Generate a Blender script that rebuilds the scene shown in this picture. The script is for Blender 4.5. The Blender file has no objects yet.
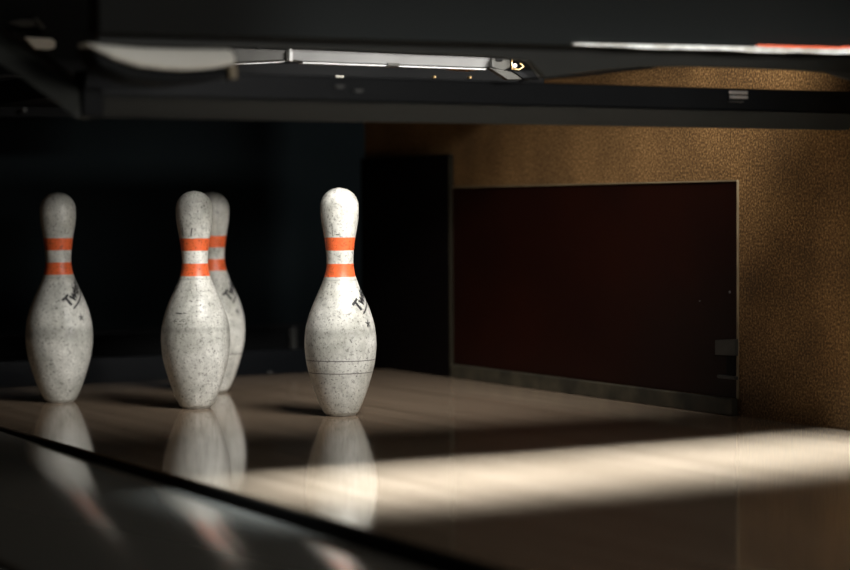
import bpy, bmesh, math, random
from mathutils import Vector, Matrix, Euler
S = bpy.context.scene
COL = S.collection

# ------------------------------------------------------------------ camera
CAM = Vector((-1.58959, -3.07754, 0.34830))
YAW, PIT, ROL, FPX = 0.51806, -0.037417, -0.0060829, 2058.16
F = Vector((math.sin(YAW)*math.cos(PIT), math.cos(YAW)*math.cos(PIT), math.sin(PIT)))
R0 = Vector((math.cos(YAW), -math.sin(YAW), 0)); U0 = R0.cross(F)
RV = R0*math.cos(ROL) + U0*math.sin(ROL)
UV = -R0*math.sin(ROL) + U0*math.cos(ROL)
cd = bpy.data.cameras.new('camera'); cam = bpy.data.objects.new('camera', cd); COL.objects.link(cam)
m = Matrix((RV, UV, -F)).transposed().to_4x4(); m.translation = CAM
cam.matrix_world = m
cd.sensor_width = 36; cd.lens = FPX/850*36; cd.clip_start = .02; cd.clip_end = 100
cd.dof.use_dof = True; cd.dof.focus_distance = 3.36; cd.dof.aperture_fstop = 2.4
S.camera = cam

# ------------------------------------------------------------------ world, lamps, exposure
S.view_settings.view_transform = 'Standard'; S.view_settings.look = 'None'
S.view_settings.exposure = 0.0; S.view_settings.gamma = 1.0; S.view_settings.use_curve_mapping = False
w = bpy.data.worlds.new('hall_gloom'); S.world = w; w.use_nodes = True
w.node_tree.nodes['Background'].inputs[0].default_value = (.75, .9, 1.0, 1)
w.node_tree.nodes['Background'].inputs[1].default_value = .012

def area(name, loc, target, sx, sy, power, col, spread=180):
    l = bpy.data.lights.new(name, 'AREA'); l.shape = 'RECTANGLE'; l.size = sx; l.size_y = sy
    l.energy = power; l.color = col; l.spread = math.radians(spread)
    o = bpy.data.objects.new(name, l); COL.objects.link(o); o.location = loc
    d = (Vector(target)-Vector(loc)).normalized()
    o.rotation_euler = d.to_track_quat('-Z', 'Y').to_euler()
    return o
# added fill light from the far approach for the pins; no window built
area('approach_fill_light', (1.75, -8.0, .85), (0, 0, .3), 1.7, .9, 155, (1.0, .98, .94))
# added narrow beam for the bright band, in place of sun through a gap
area('lane_band_light', (0.0, -1.25, 1.35), (0.0, -.815, 0), 1.0, .27, 8.6, (.86, .95, 1.0), 15.5)
# ceiling lamp over the foul-line side of the hood
area('approach_ceiling_light', (.45, -2.5, 2.7), (-.1, -1.9, 0), 1.2, .6, 10, (1.0, .89, .78))
# pin lamp above the sweep, aimed at the pins
area('pin_strip_light', (.16, -.71, .80), (.22, .26, .15), .74, .10, 3.9, (1.0, .96, .91), 64)

# ------------------------------------------------------------------ helpers
def mat(name, col, rough=.5, metal=0, spec=.5, coat=0, noise=None, bump=0, bscale=60):
    m = bpy.data.materials.new(name); m.use_nodes = True
    nt = m.node_tree; b = nt.nodes['Principled BSDF']
    b.inputs['Base Color'].default_value = (*col, 1); b.inputs['Roughness'].default_value = rough
    b.inputs['Metallic'].default_value = metal; b.inputs['Specular IOR Level'].default_value = spec
    b.inputs['Coat Weight'].default_value = coat; b.inputs['Coat Roughness'].default_value = .06
    tc = nt.nodes.new('ShaderNodeTexCoord')
    if noise:
        col2, sc, amt = noise
        n = nt.nodes.new('ShaderNodeTexNoise'); n.inputs['Scale'].default_value = sc; n.inputs['Detail'].default_value = 8
        nt.links.new(tc.outputs['Object'], n.inputs['Vector'])
        r = nt.nodes.new('ShaderNodeValToRGB'); r.color_ramp.elements[0].position = .5-amt; r.color_ramp.elements[1].position = .5+amt
        r.color_ramp.elements[0].color = (*col, 1); r.color_ramp.elements[1].color = (*col2, 1)
        nt.links.new(n.outputs['Fac'], r.inputs['Fac']); nt.links.new(r.outputs['Color'], b.inputs['Base Color'])
    if bump:
        n2 = nt.nodes.new('ShaderNodeTexNoise'); n2.inputs['Scale'].default_value = bscale; n2.inputs['Detail'].default_value = 5
        nt.links.new(tc.outputs['Object'], n2.inputs['Vector'])
        bp = nt.nodes.new('ShaderNodeBump'); bp.inputs['Strength'].default_value = bump; bp.inputs['Distance'].default_value = .002
        nt.links.new(n2.outputs['Fac'], bp.inputs['Height']); nt.links.new(bp.outputs['Normal'], b.inputs['Normal'])
    return m

def ray(px, py):
    return F + RV*((px-425)/FPX) - UV*((py-285)/FPX)
def at(px, py, Y):          # point of the plane y = Y
    d = ray(px, py); t = (Y-CAM.y)/d.y
    return CAM + d*t
def atx(px, py, X):
    d = ray(px, py); t = (X-CAM.x)/d.x
    return CAM + d*t

def tag(o, label=None, cat=None, group=None, kind=None):
    if label: o['label'] = label
    if cat: o['category'] = cat
    if group: o['group'] = group
    if kind: o['kind'] = kind
    return o
def link(name, bm, material, parent=None, smooth=False, bevel=0, seg=2):
    bmesh.ops.recalc_face_normals(bm, faces=bm.faces[:])
    me = bpy.data.meshes.new(name); bm.to_mesh(me); bm.free()
    if smooth:
        for f in me.polygons: f.use_smooth = True
    o = bpy.data.objects.new(name, me); COL.objects.link(o)
    for mm in (material if isinstance(material, (list, tuple)) else [material]): me.materials.append(mm)
    if parent:
        o.parent = parent
        # children are built in world space: cancel the parent's placement
        o.matrix_parent_inverse = (Matrix.Translation(parent.location) @ parent.rotation_euler.to_matrix().to_4x4()).inverted()
    if bevel:
        md = o.modifiers.new('bevel', 'BEVEL'); md.width = bevel; md.segments = seg; md.limit_method = 'ANGLE'
    return o
def empty(name, loc, label, cat, group=None):
    o = bpy.data.objects.new(name, None); COL.objects.link(o); o.location = loc; o.empty_display_size = .05
    return tag(o, label, cat, group)
def box(bm, x0, x1, y0, y1, z0, z1):
    v = [bm.verts.new(p) for p in ((x0,y0,z0),(x1,y0,z0),(x1,y1,z0),(x0,y1,z0),(x0,y0,z1),(x1,y0,z1),(x1,y1,z1),(x0,y1,z1))]
    for f in ((0,3,2,1),(4,5,6,7),(0,1,5,4),(1,2,6,5),(2,3,7,6),(3,0,4,7)): bm.faces.new([v[i] for i in f])
    return bm
def boxm(*a): return box(bmesh.new(), *a)
def prism(pts, off, bm=None):     # closed outline of 3D points pushed along off
    bm = bm or bmesh.new(); off = Vector(off)
    a = [bm.verts.new(p) for p in pts]; b = [bm.verts.new(Vector(p)+off) for p in pts]
    n = len(pts); bm.faces.new(a); bm.faces.new(b[::-1])
    for i in range(n): bm.faces.new((a[i], b[i], b[(i+1) % n], a[(i+1) % n]))
    return bm
def plate(pxs, Y, th, bm=None): return prism([at(x, y, Y) for x, y in pxs], (0, th, 0), bm)
def cyl(p0, p1, r, n=24, bm=None, r2=None):
    bm = bm or bmesh.new(); p0 = Vector(p0); p1 = Vector(p1); d = p1-p0
    q = d.to_track_quat('Z', 'Y').to_matrix().to_4x4(); q.translation = (p0+p1)/2
    bmesh.ops.create_cone(bm, cap_ends=True, segments=n, radius1=r, radius2=r if r2 is None else r2, depth=d.length, matrix=q)
    return bm
def tube(pts, r, n=10, bm=None):
    bm = bm or bmesh.new(); rings = []
    for i, p in enumerate(pts):
        t = (Vector(pts[min(i+1, len(pts)-1)])-Vector(pts[max(i-1, 0)])).normalized()
        u = t.orthogonal().normalized() if i == 0 else (u - t*u.dot(t)).normalized()
        v = t.cross(u)
        rings.append([bm.verts.new(Vector(p)+(u*math.cos(a)+v*math.sin(a))*r) for a in [2*math.pi*k/n for k in range(n)]])
    for a, b in zip(rings, rings[1:]):
        for k in range(n): bm.faces.new((a[k], a[(k+1) % n], b[(k+1) % n], b[k]))
    bm.faces.new(rings[0]); bm.faces.new(rings[-1][::-1])
    return bm

# ------------------------------------------------------------------ materials
def deck_mat():
    m = bpy.data.materials.new('lacquered_maple'); m.use_nodes = True
    nt = m.node_tree; N = nt.nodes.new; L = nt.links.new; b = nt.nodes['Principled BSDF']
    tc = N('ShaderNodeTexCoord'); sep = N('ShaderNodeSeparateXYZ'); L(tc.outputs['Object'], sep.inputs[0])
    # boards 27 mm wide
    mul = N('ShaderNodeMath'); mul.operation = 'MULTIPLY'; mul.inputs[1].default_value = 1/.027; L(sep.outputs['X'], mul.inputs[0])
    fl = N('ShaderNodeMath'); fl.operation = 'FLOOR'; L(mul.outputs[0], fl.inputs[0])
    wn = N('ShaderNodeTexWhiteNoise'); wn.noise_dimensions = '1D'; L(fl.outputs[0], wn.inputs['W'])
    mp = N('ShaderNodeMapping'); mp.inputs['Scale'].default_value = (90, 2.2, 1); L(tc.outputs['Object'], mp.inputs['Vector'])
    g = N('ShaderNodeTexNoise'); g.inputs['Scale'].default_value = 1.0; g.inputs['Detail'].default_value = 6; L(mp.outputs[0], g.inputs['Vector'])
    add = N('ShaderNodeMath'); add.operation = 'MULTIPLY_ADD'; add.inputs[1].default_value = .35; L(wn.outputs['Value'], add.inputs[0]); L(g.outputs['Fac'], add.inputs[2])
    r = N('ShaderNodeValToRGB'); r.color_ramp.elements[0].position = .35; r.color_ramp.elements[1].position = 1.0
    r.color_ramp.elements[0].color = (.192, .143, .099, 1); r.color_ramp.elements[1].color = (.29, .219, .157, 1)
    L(add.outputs[0], r.inputs['Fac'])
    # fine dirt specks
    n2 = N('ShaderNodeTexNoise'); n2.inputs['Scale'].default_value = 40; n2.inputs['Detail'].default_value = 8; L(tc.outputs['Object'], n2.inputs['Vector'])
    r2 = N('ShaderNodeValToRGB'); r2.color_ramp.elements[0].position = .30; r2.color_ramp.elements[1].position = .36
    r2.color_ramp.elements[0].color = (.5, .5, .5, 1); r2.color_ramp.elements[1].color = (1, 1, 1, 1); L(n2.outputs['Fac'], r2.inputs['Fac'])
    mx = N('ShaderNodeMix'); mx.data_type = 'RGBA'; mx.blend_type = 'MULTIPLY'; mx.inputs['Factor'].default_value = 1
    L(r.outputs['Color'], mx.inputs[6]); L(r2.outputs['Color'], mx.inputs[7]); L(mx.outputs[2], b.inputs['Base Color'])
    b.inputs['Roughness'].default_value = .085; b.inputs['IOR'].default_value = 1.5
    n3 = N('ShaderNodeTexNoise'); n3.inputs['Scale'].default_value = 9; L(tc.outputs['Object'], n3.inputs['Vector'])
    bp = N('ShaderNodeBump'); bp.inputs['Strength'].default_value = .02; bp.inputs['Distance'].default_value = .002
    L(n3.outputs['Fac'], bp.inputs['Height']); L(bp.outputs['Normal'], b.inputs['Normal'])
    return m
def board_mat():
    m = bpy.data.materials.new('particle_board'); m.use_nodes = True
    nt = m.node_tree; N = nt.nodes.new; L = nt.links.new; b = nt.nodes['Principled BSDF']
    tc = N('ShaderNodeTexCoord')
    n = N('ShaderNodeTexNoise'); n.inputs['Scale'].default_value = 260; n.inputs['Detail'].default_value = 3; L(tc.outputs['Object'], n.inputs['Vector'])
    r = N('ShaderNodeValToRGB'); e = r.color_ramp.elements
    e[0].position = .33; e[0].color = (.11, .055, .018, 1); e[1].position = .72; e[1].color = (.62, .37, .16, 1)
    k = e.new(.52); k.color = (.27, .150, .057, 1); L(n.outputs['Fac'], r.inputs['Fac'])
    n2 = N('ShaderNodeTexNoise'); n2.inputs['Scale'].default_value = 7; n2.inputs['Detail'].default_value = 6; L(tc.outputs['Object'], n2.inputs['Vector'])
    r2 = N('ShaderNodeValToRGB'); r2.color_ramp.elements[0].position = .3; r2.color_ramp.elements[1].position = .65
    r2.color_ramp.elements[0].color = (.48, .48, .50, 1); r2.color_ramp.elements[1].color = (1, 1, 1, 1); L(n2.outputs['Fac'], r2.inputs['Fac'])
    mx = N('ShaderNodeMix'); mx.data_type = 'RGBA'; mx.blend_type = 'MULTIPLY'; mx.inputs['Factor'].default_value = 1
    L(r.outputs['Color'], mx.inputs[6]); L(r2.outputs['Color'], mx.inputs[7]); L(mx.outputs[2], b.inputs['Base Color'])
    b.inputs['Roughness'].default_value = .6; b.inputs['Specular IOR Level'].default_value = .3
    bp = N('ShaderNodeBump'); bp.inputs['Strength'].default_value = .25; bp.inputs['Distance'].default_value = .001
    L(n.outputs['Fac'], bp.inputs['Height']); L(bp.outputs['Normal'], b.inputs['Normal'])
    return m
M = dict(
    deck=deck_mat(), board=board_mat(),
    side=mat('lane_side_black', (.006, .006, .006), .7, spec=.2),
    cover=mat('divider_black_gloss', (.17, .168, .15), .14, spec=.6),
    cover2=mat('divider_charcoal', (.06, .062, .053), .4),
    maroon=mat('maroon_laminate', (.020, .0052, .0028), 0.35, spec=.10, noise=((.012, .004, .003), 5, .2)),
    blackp=mat('black_rubber', (.0045, .003, .003), .8, spec=.05),
    trimdark=mat('dull_brown_trim', (.014, .012, .008), .8, spec=.03),
    edge=mat('tan_panel_edge', (.24, .19, .11), .55, noise=((.16, .12, .07), 30, .2)),
    strip=mat('scuffed_grey_strip', (.022, .022, .017), .5, metal=.2, noise=((.085, .075, .05), 22, .2), bump=.3),
    black=mat('black_paint', (.0035, .004, .0045), .6, spec=.12),
    paddle=mat('paddle_grey', (.017, .0185, .018), .6, spec=.15),
    gloss=mat('glossy_black_paint', (.004, .005, .0065), .45, spec=.12),
    dark=mat('dark_grey_paint', (.030, .031, .026), .55, spec=.3, noise=((.024, .025, .021), 8, .2)),
    hood=mat('hood_black', (.0065, .0068, .006), .65, spec=.1),
    navy=mat('pit_curtain_navy', (.011, .016, .018), .9, spec=.1, noise=((.008, .012, .014), 4, .2)),
    steel=mat('brushed_steel', (.125, .126, .125), .5, metal=.1, noise=((.09, .091, .09), 14, .2)),
    white=mat('ivory_plastic', (.78, .76, .68), .5, noise=((.62, .60, .54), 6, .25)),
    grey=mat('worn_grey_metal', (.048, .048, .043), .45, metal=.2, noise=((.024, .024, .022), 18, .2)),
    brass=mat('brass', (.75, .52, .25), .35, metal=.9),
    chrome=mat('chrome', (.85, .86, .86), .25, metal=.7),
    red=mat('orange_tape', (.85, .13, .05), .5),
    chip=mat('chipped_white_edge', (.92, .88, .82), .5, noise=((.40, .34, .27), 24, .16)),
    copper=mat('copper_strip', (.42, .20, .09), .45, metal=.5),
    base=mat('pin_base_nylon', (.42, .41, .37), .5, noise=((.25, .24, .2), 90, .2)),
    faded=mat('faded_print', (.06, .06, .058), .6),
    ink=mat('black_print', (.018, .018, .020), .5),
)

# ------------------------------------------------------------------ structure
def struct(name, bm, m, bevel=0): return tag(link(name, bm, m, bevel=bevel), kind='structure')
XL, XR = -.543, .55
struct('floor', boxm(XL, XR, -7, .835, -.003, 0), M['deck'])
struct('trim_1', boxm(XL+.001, XR, -7, .834, -.30, -.0031), M['side'])
struct('wall_right', boxm(XR, XR+.03, -1.75, .94, -.30, 1.35), M['board'])
struct('wall_left', boxm(-1.02, -.99, -.55, .94, -.30, 1.35), M['board'])
struct('floor_pit', boxm(-1.4, 1.2, .836, 2.2, -.33, -.30), M['black'])
struct('wall_back', boxm(-1.6, 1.4, 2.1, 2.16, -.30, 1.6), M['black'])
struct('floor_gutter', boxm(-1.30, XL, -7, .80, -.16, -.13), M['side'])
struct('floor_neighbour', boxm(-2.4, -1.31, -7, .80, -.035, -.002), M['deck'])
struct('floor_approach', boxm(-6, 6, -12, -7.001, -.035, 0), M['deck'])

struct('ceiling', boxm(-.988, XR-.002, -.62, 2.09, 1.30, 1.35), M['black'])
def hanger(px, Y, t, zlow, half=.006):
    x = at(px, 50, Y).x
    link('hanger', boxm(x-half, x+half, Y+.002, Y+.014, zlow, 1.2995), M['black'], t, bevel=.001)

# pit curtain and cushion behind the pins
YC = 1.35
zt = at(200, 326, YC).z
c = tag(empty('pit_cushion', (-.15, YC, zt), 'dark navy pit cushion hanging across the back behind the pins', 'cushion'))
bm = bmesh.new()
xs = [-1.15+i*.04 for i in range(54)]
f = [[bm.verts.new((x, YC+.012*math.sin(x*9)*(1-j/6)+.0*j, zt+j*.2)) for x in xs] for j in range(6)]
b_ = [[bm.verts.new((x, YC+.04+.012*math.sin(x*9)*(1-j/6), zt+j*.2)) for x in xs] for j in range(6)]
for g, in ((f,), (b_,)):
    for j in range(5):
        for i in range(len(xs)-1): bm.faces.new((g[j][i], g[j][i+1], g[j+1][i+1], g[j+1][i]))
for i in range(len(xs)-1):
    bm.faces.new((f[0][i], b_[0][i], b_[0][i+1], f[0][i+1])); bm.faces.new((f[5][i], f[5][i+1], b_[5][i+1], b_[5][i]))
for j in range(5):
    bm.faces.new((f[j][0], f[j+1][0], b_[j+1][0], b_[j][0])); bm.faces.new((f[j][-1], b_[j][-1], b_[j+1][-1], f[j+1][-1]))
link('curtain', bm, M['navy'], c, smooth=True)
link('hem', boxm(-1.15, .97, YC-.022, YC+.05, zt-.012, zt-.0005), M['black'], c, bevel=.004)

# low rail at the back edge of the deck
YR = 1.02
z0, z1 = at(45, 378, YR).z, at(45, 366, YR).z
t = empty('pit_rail', (0, YR, z0), 'low black rail lying across the back of the pin deck', 'rail')
link('rail', boxm(-.98, XR-.002, YR, YR+.03, z0-.02, z1+.012), M['gloss'], t, bevel=.004)
for px in (47, 270):
    p = at(px, 373, YR)
    link('bolt', cyl(p+Vector((0, -.006, 0)), p, .0055, 16), M['chrome'] if px == 47 else M['grey'], t, bevel=.0012)
p = at(294, 335, 1.18)
t = empty('pit_bracket', (p.x, 1.18, p.z-.03), 'small upright dark metal bracket at the foot of the pit cushion', 'bracket')
link('upright', boxm(p.x-.008, p.x+.008, 1.18, 1.2, -.30, p.z+.018), M['grey'], t, bevel=.002)
link('foot', boxm(p.x-.03, p.x+.03, 1.17, 1.24, -.3, -.29), M['grey'], t, bevel=.002)

# ------------------------------------------------------------------ plates on the right kickback
ya, yb = .553, -.372
t = empty('kickback_panel', (XR, (ya+yb)/2, .028), 'dark maroon rectangular panel fixed to the brown right side wall', 'panel')
link('sheet', boxm(XR-.003, XR, yb, ya, .029, .388), M['maroon'], t)
link('edge_trim', boxm(XR-.0042, XR, yb-.0032, yb-.0002, .028, .390), M['edge'], t, bevel=.0006)
link('edge_trim', boxm(XR-.005, XR, yb-.003, ya, .3885, .3915), M['edge'], t, bevel=.0006)
for px, py, r in ((730, 292, .0022), (700, 301, .0012)):
    p = atx(px, py, XR-.003)
    link('screw', cyl(p-Vector((.0015, 0, 0)), p, r, 12), M['steel'], t)
t = empty('black_side_panel', (XR, .75, 0), 'black panel at the far end of the right side wall, left of the maroon one', 'panel')
link('sheet', boxm(XR-.012, XR, ya+.003, .938, .0, .455), M['blackp'], t)
link('edge_trim', boxm(XR-.0125, XR, ya+.0012, ya+.0028, .0, .452), M['trimdark'], t, bevel=.0006)
link('edge_trim', boxm(XR-.013, XR, ya+.003, .938, .4555, .4585), M['trimdark'], t, bevel=.0006)
tag(link('kick_strip', boxm(XR-.013, XR, yb+.001, ya-.001, .0005, .0278), M['strip'], bevel=.0015), 'scuffed grey metal strip along the floor below the maroon panel', 'strip')
t = empty('latch', (XR-.007, -.34, .058), 'small dull grey latch at the lower right corner of the maroon panel', 'latch')
def wp(pxs, X, th): return prism([atx(x, y, X) for x, y in pxs], (th, 0, 0))
link('plate', wp([(715, 340), (735, 339), (735, 356), (715, 355)], XR-.010, .007), M['grey'], t, bevel=.001)
link('lip', wp([(717, 374.5), (735, 376.5), (735, 380), (717, 378)], XR-.010, .007), M['grey'], t, bevel=.001)
link('keeper', wp([(726, 356), (735, 356), (735, 377), (726, 376)], XR-.006, .003), M['black'], t, bevel=.001)

# ------------------------------------------------------------------ glossy divider beside the lane
def slab_profile(name, x0, x1, zf, m, label, ya_=-5.0, yb_=.80, tilt=0, th=.05):
    bm = bmesh.new(); n = 40; ys = [ya_, -3, -2, -1.5, -1, -.5, 0, .4, yb_]
    top, bot = [], []
    for y in ys:
        top.append([bm.verts.new((x0+(x1-x0)*i/n, y, zf(x0+(x1-x0)*i/n)+tilt*(y+.2))) for i in range(n+1)])
        bot.append([bm.verts.new((x0+(x1-x0)*i/n, y, -.128)) for i in range(n+1)])
    for g in (top, bot):
        for a, b in zip(g, g[1:]):
            for i in range(n): bm.faces.new((a[i], a[i+1], b[i+1], b[i]))
    for j in range(len(ys)-1):
        for i in (0, n): bm.faces.new((top[j][i], top[j+1][i], bot[j+1][i], bot[j][i]))
    for j in (0, -1):
        for i in range(n): bm.faces.new((top[j][i], bot[j][i], bot[j][i+1], top[j][i+1]))
    o = link(name, bm, m)
    for p in o.data.polygons: p.use_smooth = abs(p.normal.z) > .8
    return tag(o, label, 'divider')
def zf(x):            # crowned: falls away to both sides
    u = (x+.63)
    return -.006 - (.66 if u < 0 else .5)*u*u
slab_profile('lane_divider', -.862, -.553, zf, M['cover'], 'glossy black divider cover running along the near edge of the lane', tilt=.011)
slab_profile('divider_board', -1.25, -.872, lambda x: -.052, M['cover2'], 'charcoal board outside the glossy divider in the near left corner')

# ------------------------------------------------------------------ bowling pins
PROF = [(0,2.03),(.12,2.18),(.75,2.828),(1.5,3.42),(2.25,3.906),(3.375,4.51),(4.5,4.766),(5.2,4.73),(5.875,4.563),(6.6,4.18),(7.25,3.703),
        (8.0,3.03),(8.625,2.472),(9.375,1.965),(10,1.797),(10.4,1.80),(10.875,1.870),(11.75,2.094),(12.625,2.406),(13.1,2.51),(13.5,2.547)]
IN = .0254
def rad(z):           # catmull-rom through the table, round cap on top
    h = z/IN
    if h >= 13.727:
        return IN*math.sqrt(max(1.2735**2-(h-13.727)**2, 0))
    P = PROF+[(13.727, 2.547)]
    for i in range(len(P)-1):
        if P[i][0] <= h <= P[i+1][0]:
            a, b = P[i], P[i+1]; p0 = P[max(i-1, 0)]; p3 = P[min(i+2, len(P)-1)]
            t = (h-a[0])/(b[0]-a[0]); dx = b[0]-a[0]
            m1 = (b[1]-p0[1])/(b[0]-p0[0])*dx if i else (b[1]-a[1])
            m2 = (p3[1]-a[1])/(p3[0]-a[0])*dx
            t2, t3 = t*t, t*t*t
            return IN*.5*((2*t3-3*t2+1)*a[1]+(t3-2*t2+t)*m1+(-2*t3+3*t2)*b[1]+(t3-t2)*m2)
    return 0

def pin_mat(i, rings, smudge, dirt):
    m = bpy.data.materials.new('scuffed_pin_coating'); m.use_nodes = True
    nt = m.node_tree; N = nt.nodes.new; L = nt.links.new; b = nt.nodes['Principled BSDF']
    tc = N('ShaderNodeTexCoord'); sep = N('ShaderNodeSeparateXYZ'); L(tc.outputs['Object'], sep.inputs[0])
    off = N('ShaderNodeMapping'); off.inputs['Location'].default_value = (i*3.7, i*1.9, i*5.1); L(tc.outputs['Object'], off.inputs['Vector'])
    def noise(sc, det=6, rough=.6, src=off, scl=None):
        n = N('ShaderNodeTexNoise'); n.inputs['Scale'].default_value = sc; n.inputs['Detail'].default_value = det; n.inputs['Roughness'].default_value = rough
        if scl:
            mp = N('ShaderNodeMapping'); mp.inputs['Scale'].default_value = scl; L(src.outputs[0], mp.inputs['Vector']); L(mp.outputs[0], n.inputs['Vector'])
        else: L(src.outputs[0], n.inputs['Vector'])
        return n
    def ramp(src, stops):
        r = N('ShaderNodeValToRGB'); e = r.color_ramp.elements
        for k, (p, c) in enumerate(stops):
            el = e[k] if k < 2 else e.new(p)
            el.position = p; c = (c, c, c) if not isinstance(c, tuple) else c; el.color = (*c, 1)
        L(src, r.inputs['Fac']); return r.outputs['Color']
    def mul(a, bb, fac=1, mode='MULTIPLY'):
        x = N('ShaderNodeMix'); x.data_type = 'RGBA'; x.blend_type = mode
        if isinstance(fac, (int, float)): x.inputs['Factor'].default_value = fac
        else: L(fac, x.inputs['Factor'])
        L(a, x.inputs[6]); L(bb, x.inputs[7]); return x.outputs[2]
    def rgb(c):
        n = N('ShaderNodeRGB'); n.outputs[0].default_value = (*c, 1); return n.outputs[0]
    z = sep.outputs['Z']
    # wobble of the height for hand-worn edges
    wob = noise(55, 2); zz = N('ShaderNodeMath'); zz.operation = 'MULTIPLY_ADD'; zz.inputs[1].default_value = .0012; L(wob.outputs['Fac'], zz.inputs[0]); L(z, zz.inputs[2])
    def bandmask(lo, hi, soft, src=zz.outputs[0]):
        a = N('ShaderNodeMapRange'); a.interpolation_type = 'SMOOTHSTEP'; a.inputs['From Min'].default_value = lo-soft; a.inputs['From Max'].default_value = lo+soft; L(src, a.inputs['Value'])
        c = N('ShaderNodeMapRange'); c.interpolation_type = 'SMOOTHSTEP'; c.inputs['From Min'].default_value = hi-soft; c.inputs['From Max'].default_value = hi+soft
        c.inputs['To Min'].default_value = 1; c.inputs['To Max'].default_value = 0; L(src, c.inputs['Value'])
        mm = N('ShaderNodeMath'); mm.operation = 'MULTIPLY'; L(a.outputs[0], mm.inputs[0]); L(c.outputs[0], mm.inputs[1]); return mm.outputs[0]
    base = ramp(noise(16, 5).outputs['Fac'], [(.36, (.50, .50, .45)), (.62, (.76, .76, .71))])
    red = rgb((.74, .135, .042))
    m1 = bandmask(.2326, .2545, .0004); m2 = bandmask(.2766, .2984, .0004)
    col = mul(base, red, m1, 'MIX'); col = mul(col, red, m2, 'MIX')
    # grime: peppered specks, vertical smears, scratches
    col = mul(col, ramp(noise(230, 6, .7).outputs['Fac'], [(.36, .22), (.46, 1.0)]), .85*dirt)
    col = mul(col, ramp(noise(125, 8, .75).outputs['Fac'], [(.36, .34), (.46, 1.0)]), .42*dirt)
    notred = N('ShaderNodeMath'); notred.operation = 'SUBTRACT'; notred.inputs[0].default_value = 1
    sm = N('ShaderNodeMath'); sm.operation = 'ADD'; L(m1, sm.inputs[0]); L(m2, sm.inputs[1]); L(sm.outputs[0], notred.inputs[1])
    gr = mul(col, ramp(noise(34, 8, .8, scl=(1, 1, .45)).outputs['Fac'], [(.42, .52), (.60, 1.0)]), .6*dirt)
    col = mul(col, gr, notred.outputs[0], 'MIX')
    # fine horizontal scratches over body, short ones on the head
    col = mul(col, ramp(noise(20, 9, .8, scl=(1.3, 1.3, 26)).outputs['Fac'], [(.33, .45), (.38, 1.0)]), .6)
    col = mul(col, ramp(noise(18, 7, .85, scl=(5, 5, .7)).outputs['Fac'], [(.33, .35), (.37, 1.0)]), .55)
    dk = rgb((.20, .20, .18))
    for lo, hi, soft, amt in smudge:
        bmsk = bandmask(lo, hi, soft)
        br = ramp(noise(45, 8, .8).outputs['Fac'], [(.35, 1.0), (.68, .15)])
        q = N('ShaderNodeMath'); q.operation = 'MULTIPLY'; L(bmsk, q.inputs[0]); L(br, q.inputs[1])
        q2 = N('ShaderNodeMath'); q2.operation = 'MULTIPLY'; q2.inputs[1].default_value = amt; L(q.outputs[0], q2.inputs[0])
        col = mul(col, dk, q2.outputs[0], 'MIX')
    for h in rings:
        col = mul(col, rgb((.09, .085, .08)), bandmask(h-.0005, h+.0009, .0004), 'MIX')
    # dirty top edge of the head and foot
    L(col, b.inputs['Base Color'])
    b.inputs['Roughness'].default_value = .38; b.inputs['Specular IOR Level'].default_value = .4
    n4 = noise(120, 6); bp = N('ShaderNodeBump'); bp.inputs['Strength'].default_value = .25; bp.inputs['Distance'].default_value = .0008
    L(n4.outputs['Fac'], bp.inputs['Height']); L(bp.outputs['Normal'], b.inputs['Normal'])
    return m

def wrap(bm, az, zc, rot, off=.0004):
    """lay a flat shape (metres, x right, y up) on the pin's side at azimuth az and height zc"""
    c, s = math.cos(rot), math.sin(rot)
    r0 = rad(zc)
    for v in bm.verts:
        x, y = v.co.x*c - v.co.y*s, v.co.x*s + v.co.y*c
        z = zc+y*.96; r = rad(z)+off+v.co.z
        a = az + x/r0
        v.co = Vector((r*math.cos(a), r*math.sin(a), z))
    return bm
def text_bm(txt, size, shear=.3, bold=.02):
    cu = bpy.data.curves.new('t', 'FONT'); cu.body = txt; cu.size = size; cu.shear = shear; cu.offset = bold*size; cu.extrude = 0
    cu.align_x = 'CENTER'; cu.align_y = 'CENTER'
    o = bpy.data.objects.new('t', cu); COL.objects.link(o)
    bpy.context.view_layer.update()
    dg = bpy.context.evaluated_depsgraph_get(); me = bpy.data.meshes.new_from_object(o.evaluated_get(dg))
    bm = bmesh.new(); bm.from_mesh(me); bpy.data.objects.remove(o); bpy.data.curves.remove(cu); bpy.data.meshes.remove(me)
    bmesh.ops.triangulate(bm, faces=bm.faces[:])
    for _ in range(3):
        es = [e for e in bm.edges if e.calc_length() > size*.14]
        if es: bmesh.ops.subdivide_edges(bm, edges=es, cuts=1)
        bmesh.ops.triangulate(bm, faces=[f for f in bm.faces if len(f.verts) > 3])
    return bm
def strip_bm(x0, x1, y0, y1, n=14):
    bm = bmesh.new(); a = [bm.verts.new((x0+(x1-x0)*i/n, y0, 0)) for i in range(n+1)]; b = [bm.verts.new((x0+(x1-x0)*i/n, y1, 0)) for i in range(n+1)]
    for i in range(n): bm.faces.new((a[i], a[i+1], b[i+1], b[i]))
    return bm
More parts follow.
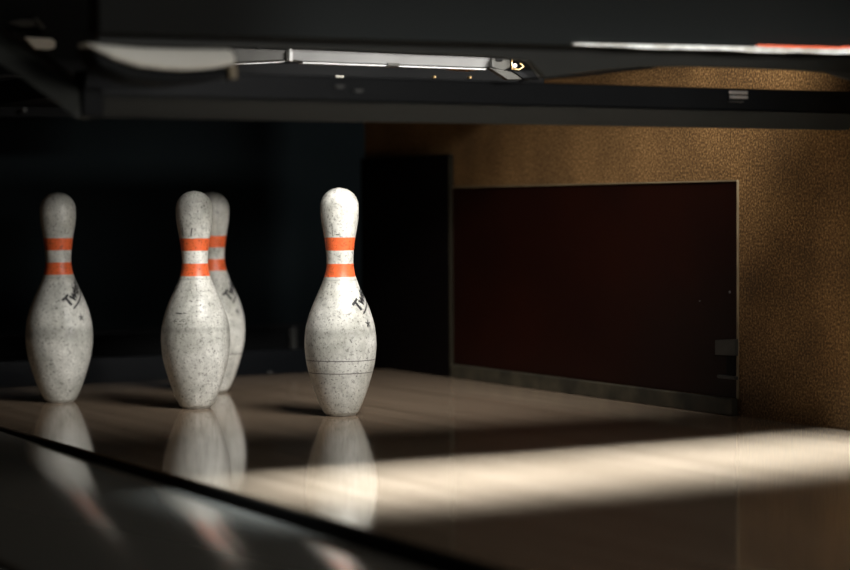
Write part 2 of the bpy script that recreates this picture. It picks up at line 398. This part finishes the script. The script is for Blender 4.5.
def pin(i, x, y, az, em, label, rings, smudge, dirt=1, text=True):
    t = empty('bowling_pin', (x, y, 0), label, 'bowling pin', None)
    bm = bmesh.new(); n = 72; zs = [.004+(.3810-.004)*k/150 for k in range(150)]
    rings_v = [[bm.verts.new((x+rad(z)*math.cos(2*math.pi*k/n), y+rad(z)*math.sin(2*math.pi*k/n), z)) for k in range(n)] for z in zs]
    for a, b in zip(rings_v, rings_v[1:]):
        for k in range(n): bm.faces.new((a[k], a[(k+1) % n], b[(k+1) % n], b[k]))
    tip = bm.verts.new((x, y, .3810)); bm.faces.new(rings_v[0][::-1])
    for k in range(n): bm.faces.new((rings_v[-1][k], rings_v[-1][(k+1) % n], tip))
    for v in bm.verts: v.co -= Vector((x, y, 0))
    o = link('body', bm, pin_mat(i, rings, smudge, dirt), smooth=True); o.parent = t
    # nylon base ring
    bm = bmesh.new(); pr = [(.0225, 0), (.0245, .0003), (.0258, .0015), (.0262, .0040), (.0225, .0040)]
    rv = [[bm.verts.new((r*math.cos(2*math.pi*k/48), r*math.sin(2*math.pi*k/48), z)) for k in range(48)] for r, z in pr]
    for a, b in zip(rv, rv[1:]+rv[:1]):
        for k in range(48): bm.faces.new((a[k], a[(k+1) % 48], b[(k+1) % 48], b[k]))
    o = link('base_ring', bm, M['base']); o.parent = t
    if text:
        o = link('lettering', wrap(text_bm('Twister', .023, bold=.045), az, .203, math.radians(45)), M['ink']); o.parent = t
        bm = strip_bm(-.033, .030, -.0150, -.0122)
        o = link('underline', wrap(bm, az, .203, math.radians(45)), M['ink']); o.parent = t
        bm = bmesh.new()
        for k in range(5):
            a0 = math.pi/2+k*2*math.pi/5
            vs = [(.0085*math.cos(a0), .0085*math.sin(a0), 0), (.0030*math.cos(a0-.5), .0030*math.sin(a0-.5), 0), (0, 0, 0), (.0030*math.cos(a0+.5), .0030*math.sin(a0+.5), 0)]
            bm.faces.new([bm.verts.new(v) for v in vs])
        o = link('emblem', wrap(bm, em, .155, 0), M['ink']); o.parent = t
    return t
s = .3048; q = s*math.sqrt(3)/2
# direction from a pin towards the camera is about -120 deg; the print sits ~60 deg round to the right
p1 = pin(1, 0, 0, math.radians(-49), math.radians(-63), 'nearest bowling pin on the right, standing alone, two dark rings round its belly', [.0945, .0735], [(.135, .146, .006, .6), (.226, .2285, .001, .8)])
p2 = pin(2, -s/2-.003, q-.012, math.radians(140), math.radians(140), 'front bowling pin of the overlapping pair, small black print on its upper left belly', [], [(.136, .144, .003, .6), (.112, .150, .012, .3), (.226, .2285, .001, .55)], 1.05)
pin(3, 0, 2*q, math.radians(-47), math.radians(-60), 'rear bowling pin half hidden behind the front pin of the overlapping pair', [.0742], [(.120, .136, .006, .3)], 1)
pin(4, -s-.0135, 2*q-.032, math.radians(-60), math.radians(-66), 'leftmost bowling pin, standing alone with a grey band round its belly', [], [(.117, .138, .009, .85), (.226, .2285, .001, .5)], 1)

def mark(name, parent, az, z, w_, h_, tilt=0):
    o = link(name, wrap(strip_bm(-w_/2, w_/2, -h_/2, h_/2, 6), math.radians(az), z, math.radians(tilt)), M['faded']); o.parent = parent
for az, z, w_, h_ in ((-150, .169, .006, .0016), (-143, .1685, .008, .0022), (-134, .169, .005, .0016), (-149, .155, .004, .0012), (-141, .1555, .004, .0014), (-134, .155, .004, .0014), (-142, .150, .006, .001)):
    mark('print_mark', p2, az, z, w_, h_)
mark('scuff_mark', p2, -158, .309, .0016, .017, -6); mark('scuff_mark', p2, -124, .309, .0018, .015, -10)
mark('scuff_mark', p1, -142, .311, .0008, .022, 0); mark('scuff_mark', p1, -125, .303, .006, .0016, 4)
for o in bpy.data.objects:
    if o.name == 'bowling_pin': o.scale = (1, 1, 1.007)

# ------------------------------------------------------------------ sweep bar (rake) over the lane
YS = -.68
zb, zm, ztp = at(450, 122.2, YS).z, at(450, 104, YS).z, at(450, 80, YS).z
t = empty('sweep_bar', (0, YS, zb), 'long black sweep bar hanging across the lane above the pins', 'bar')
xl = at(84, 116, YS).x
x1 = XR-.012
def profile(prof, x0, x1):
    return prism([(x0, y, z) for y, z in prof], (x1-x0, 0, 0))
link('channel', profile([(YS, zm), (YS-.004, ztp), (YS+.038, ztp), (YS+.038, zm)], xl, x1), M['gloss'], t, bevel=.002)
link('paddle', profile([(YS-.002, zm-.0005), (YS+.022, zb), (YS+.036, zb), (YS+.036, zm-.0005)], xl+.012, x1), M['paddle'], t, bevel=.0015)
# arm running up and back from the left end
A = [(84, 117.5), (84, 92), (62, 72), (40, 52), (3, 18), (-60, -40), (-90, -20), (-22, 38), (25, 74), (60, 104), (76, 118.5)]
pts = [at(px, py, YS) for px, py in A]
for p in pts[2:10]: p.y += (p.z-zb)*.55
am = link('arm', prism([Vector(p) for p in pts], (.022, .03, 0)), M['dark'], t, bevel=.002)
link('end_block', plate([(83, 88), (104, 88), (104, 117.2), (83, 116.7)], YS-.006, .03), M['black'], t, bevel=.002)
for (x0, y0, x1_, y1_) in ((730, 90.5, 748, 94), (730.5, 95.3, 748, 98.5), (729, 100.5, 744, 102)):  # highlights on the bar, built as small bright plates
    link('glint_plate', plate([(x0, y0), (x1_, y0+.5), (x1_, y1_+.5), (x0, y1_)], YS-.0075, .004), M['chrome'] if y0 < 99 else M['grey'], t, bevel=.0006)
for px, py in ((340, 86.5), (359, 91)):
    link('glint_plate', plate([(px-5, py-1.8), (px+5, py-1.6), (px+4, py+1.4), (px-4, py+1.2)], YS-.0075, .004), M['grey'], t, bevel=.0006)  # fainter highlights, built the same way in grey

# ------------------------------------------------------------------ machine parts above the sweep
YT = -.24
t = empty('steel_rail', tuple(at(390, 60, YT)), 'pale steel rail lying across the machine above the two middle pins', 'rail')
link('tube', plate([(291, 49.5), (491.5, 57.6), (491.5, 66.5), (484, 67.6), (302, 61.2), (291, 60)], YT, .03), M['steel'], t, bevel=.0015)
link('lip', plate([(303, 61.9), (486, 68.5), (486, 70.0), (303, 63.4)], YT-.004, .02), M['chrome'], t)
link('joint_tab', plate([(388, 62.6), (400, 63.1), (400, 66), (388, 65.5)], YT-.009, .004), M['grey'], t, bevel=.0006)
link('end_rim', plate([(289.5, 48.6), (293, 48.8), (293, 61.5), (289.5, 61)], YT-.004, .012), M['chrome'], t, bevel=.0008)
link('copper_strip', plate([(446, 70), (470, 68.5), (484, 69.4), (470, 71.5)], YT+.008, .004), M['copper'], t)
for px in (305, 470): hanger(px, YT+.008, t, at(px, 53.5, YT+.01).z)
# grey rod continuing left
t = empty('grey_rod', tuple(at(260, 56, YT)), 'dull grey rod between the ivory guard and the pale steel rail', 'rod')
link('rod', plate([(229, 48.0), (288.6, 50.2), (288.6, 60.5), (262, 61.6), (229, 63.5)], YT+.012, .014), M['grey'], t, bevel=.002)
link('wire', tube([at(226, 64.5, YT+.008), at(250, 63.6, YT+.008), at(281, 62, YT+.008), at(288, 60.6, YT+.010)], .0009, 8), M['chrome'], t, smooth=True)

hanger(262, YT+.011, t, at(262, 53.5, YT+.01).z)

# ivory guard
YG = -.80
t = empty('ivory_guard', tuple(at(170, 60, YG)), 'ivory curved plastic guard with a pointed left end above the leftmost pins', 'guard')
top = [(86, 42.5), (105, 44.8), (140, 47.4), (180, 48.6), (215, 48.8), (231, 48.9)]
bot = [(236, 57), (234.5, 64.5), (213, 68.3), (187, 70.0), (165, 69.0), (140, 66.0), (118, 59.5), (100, 51.0)]
link('shell', plate(top+bot, YG, .035), M['white'], t, bevel=.003, seg=3)
link('underside', plate([(88, 44.8), (100, 52.5), (118, 61), (140, 67.5), (165, 70.6), (187, 71.6), (213, 69.8), (228, 67.2), (228, 78), (205, 82.5), (170, 84), (130, 80), (100, 66)], YG+.01, .05), M['black'], t, bevel=.003)
link('end_tab', plate([(229, 65.8), (237, 64), (237.5, 78), (231, 79.5)], YG+.004, .02), M['edge'], t, bevel=.0015)

# clamp at the right end of the steel rail
YK = -.26
t = empty('clamp', tuple(at(515, 68, YK)), 'crumpled grey metal clamp with a brass bit at the right end of the steel rail', 'clamp')
link('block', plate([(492.2, 58), (510, 59), (511, 68), (503, 71), (492.2, 67.5)], YK, .010), M['grey'], t, bevel=.002)
link('leg_plate', plate([(489, 67.5), (497, 69), (511, 71.5), (533, 79.5), (508, 80)], YK-.004, .012), M['grey'], t, bevel=.0015)
link('slot', plate([(512, 70.5), (520, 71), (531, 78), (524, 78.5)], YK-.007, .003), M['black'], t)
pts = [at(a, b, YK-.008) for a, b in ((512, 59.5), (519, 58.5), (527, 62), (531, 66), (534, 70), (538, 76), (540, 80))]
link('hook', tube(pts, .0016, 8), M['grey'], t, smooth=True)
pts = [at(a, b, YK-.010) for a, b in ((512, 59), (512, 69), (519, 69.6), (524, 66.5), (520, 63.5))]
link('brass_ring', tube(pts, .0014, 8), M['brass'], t, smooth=True)
link('pin_head', cyl(at(515, 65.5, YK-.012), at(515, 65.5, YK-.004), .0035, 16), M['white'], t)

hanger(500, YK-.004, t, at(500, 61.5, YK).z)

# black table frame of the pinsetter behind the rail
t = empty('pinsetter_table', tuple(at(390, 72, -.02)), 'black pinsetter table with small bolts behind the steel rail', 'machine part')
link('frame', plate([(84, 66), (300, 62.5), (545, 70.5), (545, 100), (300, 95), (84, 92)], -.02, .50), M['black'], t, bevel=.003)
for px, py in ((434, 77), (469.5, 77.5)):
    p = at(px, py, -.024)
    link('bolt', cyl(p-Vector((0, .004, 0)), p+Vector((0, .006, 0)), .0022, 12), M['brass'], t)
for px, py in ((340, 77.0), (341, 82.3)):
    link('plate', plate([(px-4, py-1.8), (px+4, py-1.6), (px+4, py+1.6), (px-4, py+1.4)], -.024, .006), M['white'], t, bevel=.0006)  # faint highlights on the table, built as white plates

for px in (150, 400, 520): hanger(px, .2, t, .60)

link('shade_block', boxm(.40, XR-.008, .22, .90, .567, .70), M['black'], t, bevel=.003)  # unseen block added to keep the pin lamp off the far wall
link('hanger', boxm(.46, .47, .5, .51, .70, 1.2995), M['black'], t)

# dark lip with bowed lower edge under the hood
YH = -.765
xr = at(845, 60, YH).x
low = [(98, 44), (220, 47), (291, 48.8), (492, 57), (530, 61), (546, 77.5), (575, 74), (610, 69.5), (645, 66.7), (690, 66.3), (740, 67.5), (800, 70), (856, 74)]
upr = [(856, 53), (740, 49.5), (600, 43.5), (420, 38.5), (220, 34.5), (98, 31)]
def clampx(pxs, Y, th):
    P = [at(a, b, Y) for a, b in pxs]
    for p in P: p.x = min(p.x, XR-.004)
    return prism(P, (0, th, 0))
t = empty('hood_lip', (0, YH, at(400, 60, YH).z), 'dark grey lip with a bowed lower edge below the black hood', 'lip')
link('skirt', clampx(low+upr, YH, .015), M['dark'], t, bevel=.001)
# a black hose hugging the lip
link('hose', tube([at(a, b, YH+.03) for a, b in ((520, 80), (548, 78), (580, 75.5), (615, 71), (650, 67.5), (665, 64))], .0022, 10), M['gloss'], t, smooth=True)
link('grey_tab', clampx([(822, 71), (856, 74), (856, 82), (842, 77.5)], YH-.008, .006), M['grey'], t, bevel=.0008)

YB = -.82
t = empty('masking_hood', (0, YB, at(400, 40, YB).z), 'black masking hood spanning the top with a chipped pale lower edge', 'hood')
P = [at(a, b, YB) for a, b in ((99, 33), (860, 53.5))]
xl2 = P[0].x
z_at = lambda x: P[0].z + (P[1].z-P[0].z)*(x-P[0].x)/(P[1].x-P[0].x)
XE = XR-.006
bm = prism([(xl2, YB, z_at(xl2)), (XE, YB, z_at(XE)), (XE, YB, .86), (xl2, YB, .86)], (0, .035, 0))
link('panel', bm, M['hood'], t, bevel=.0015)
random.seed(4)
def edge_strip(px0, px1, th, mm, name, dy=0, jit=0):
    n = 24; up, dn = [], []
    for i in range(n+1):
        px = px0+(px1-px0)*i/n
        f_ = (px-99)/(860-99); py = 33+20.5*f_ + dy + (1.0 if px < 845 else 0)
        grow = .35+.65*min(1, max(0, (px-560)/180))
        up.append((px, py-th*grow*.5)); dn.append((px, py+th*grow*.5+random.uniform(-jit, jit)))
    link(name, clampx(up+dn[::-1], YB-.007, .006), mm, t)
edge_strip(574, 858, 5.4, M['chip'], 'chipped_edge', -2.5, .8)
edge_strip(758, 858, 2.6, M['red'], 'orange_edge', -6.0, .2)

# housing at the far left
YQ = -.45
t = empty('gear_housing', tuple(at(50, 40, YQ)), 'black gear housing in the top left corner above the arm', 'housing')
link('case', plate([(-30, -20), (94, -20), (94, 34), (100, 44), (100, 88), (84, 86), (60, 66), (30, 40), (-30, 20)], YQ, .05), M['black'], t, bevel=.003)
link('ivory_tab', plate([(9, 22.5), (22, 19.5), (33, 20), (37, 25.5), (24, 26.5)], YQ-.008, .006), M['grey'], t, bevel=.001)
link('ivory_tab', plate([(34, 18), (38, 18.5), (46, 27), (43, 29.5), (38, 26)], YQ-.010, .006), M['grey'], t, bevel=.001)
link('ivory_block', plate([(25, 37), (52, 38.5), (56, 42), (55, 48), (50, 49.5), (36, 49)], YQ-.010, .007), M['white'], t, bevel=.001)

# distant hardware low on the left, behind the arm
YJ = .9
t = empty('rear_hardware', tuple(at(30, 88, YJ)), 'thin metal rails with bright bolts far back at the left edge under the arm', 'rail')
link('rail', plate([(-6, 86.5), (58, 91), (58, 94.5), (-6, 90)], YJ, .02), M['steel'], t, bevel=.001)
link('rail', plate([(-6, 75.5), (40, 74), (40, 75.2), (-6, 77)], YJ, .02), M['grey'], t, bevel=.001)
link('backing', plate([(-12, 60), (130, 60), (130, 118), (-12, 116)], YJ+.025, .03), M['black'], t)
for px, py, r, mm in ((18, 82.5, .0028, 'steel'), (5, 82, .0025, 'steel'), (24, 96, .003, 'grey'), (24, 110, .0045, 'grey'), (32, 90.5, .0055, 'black')):
    p = at(px, py, YJ-.002)
    link('bolt', cyl(p-Vector((0, .004, 0)), p+Vector((0, .026, 0)), r, 14), M[mm], t)
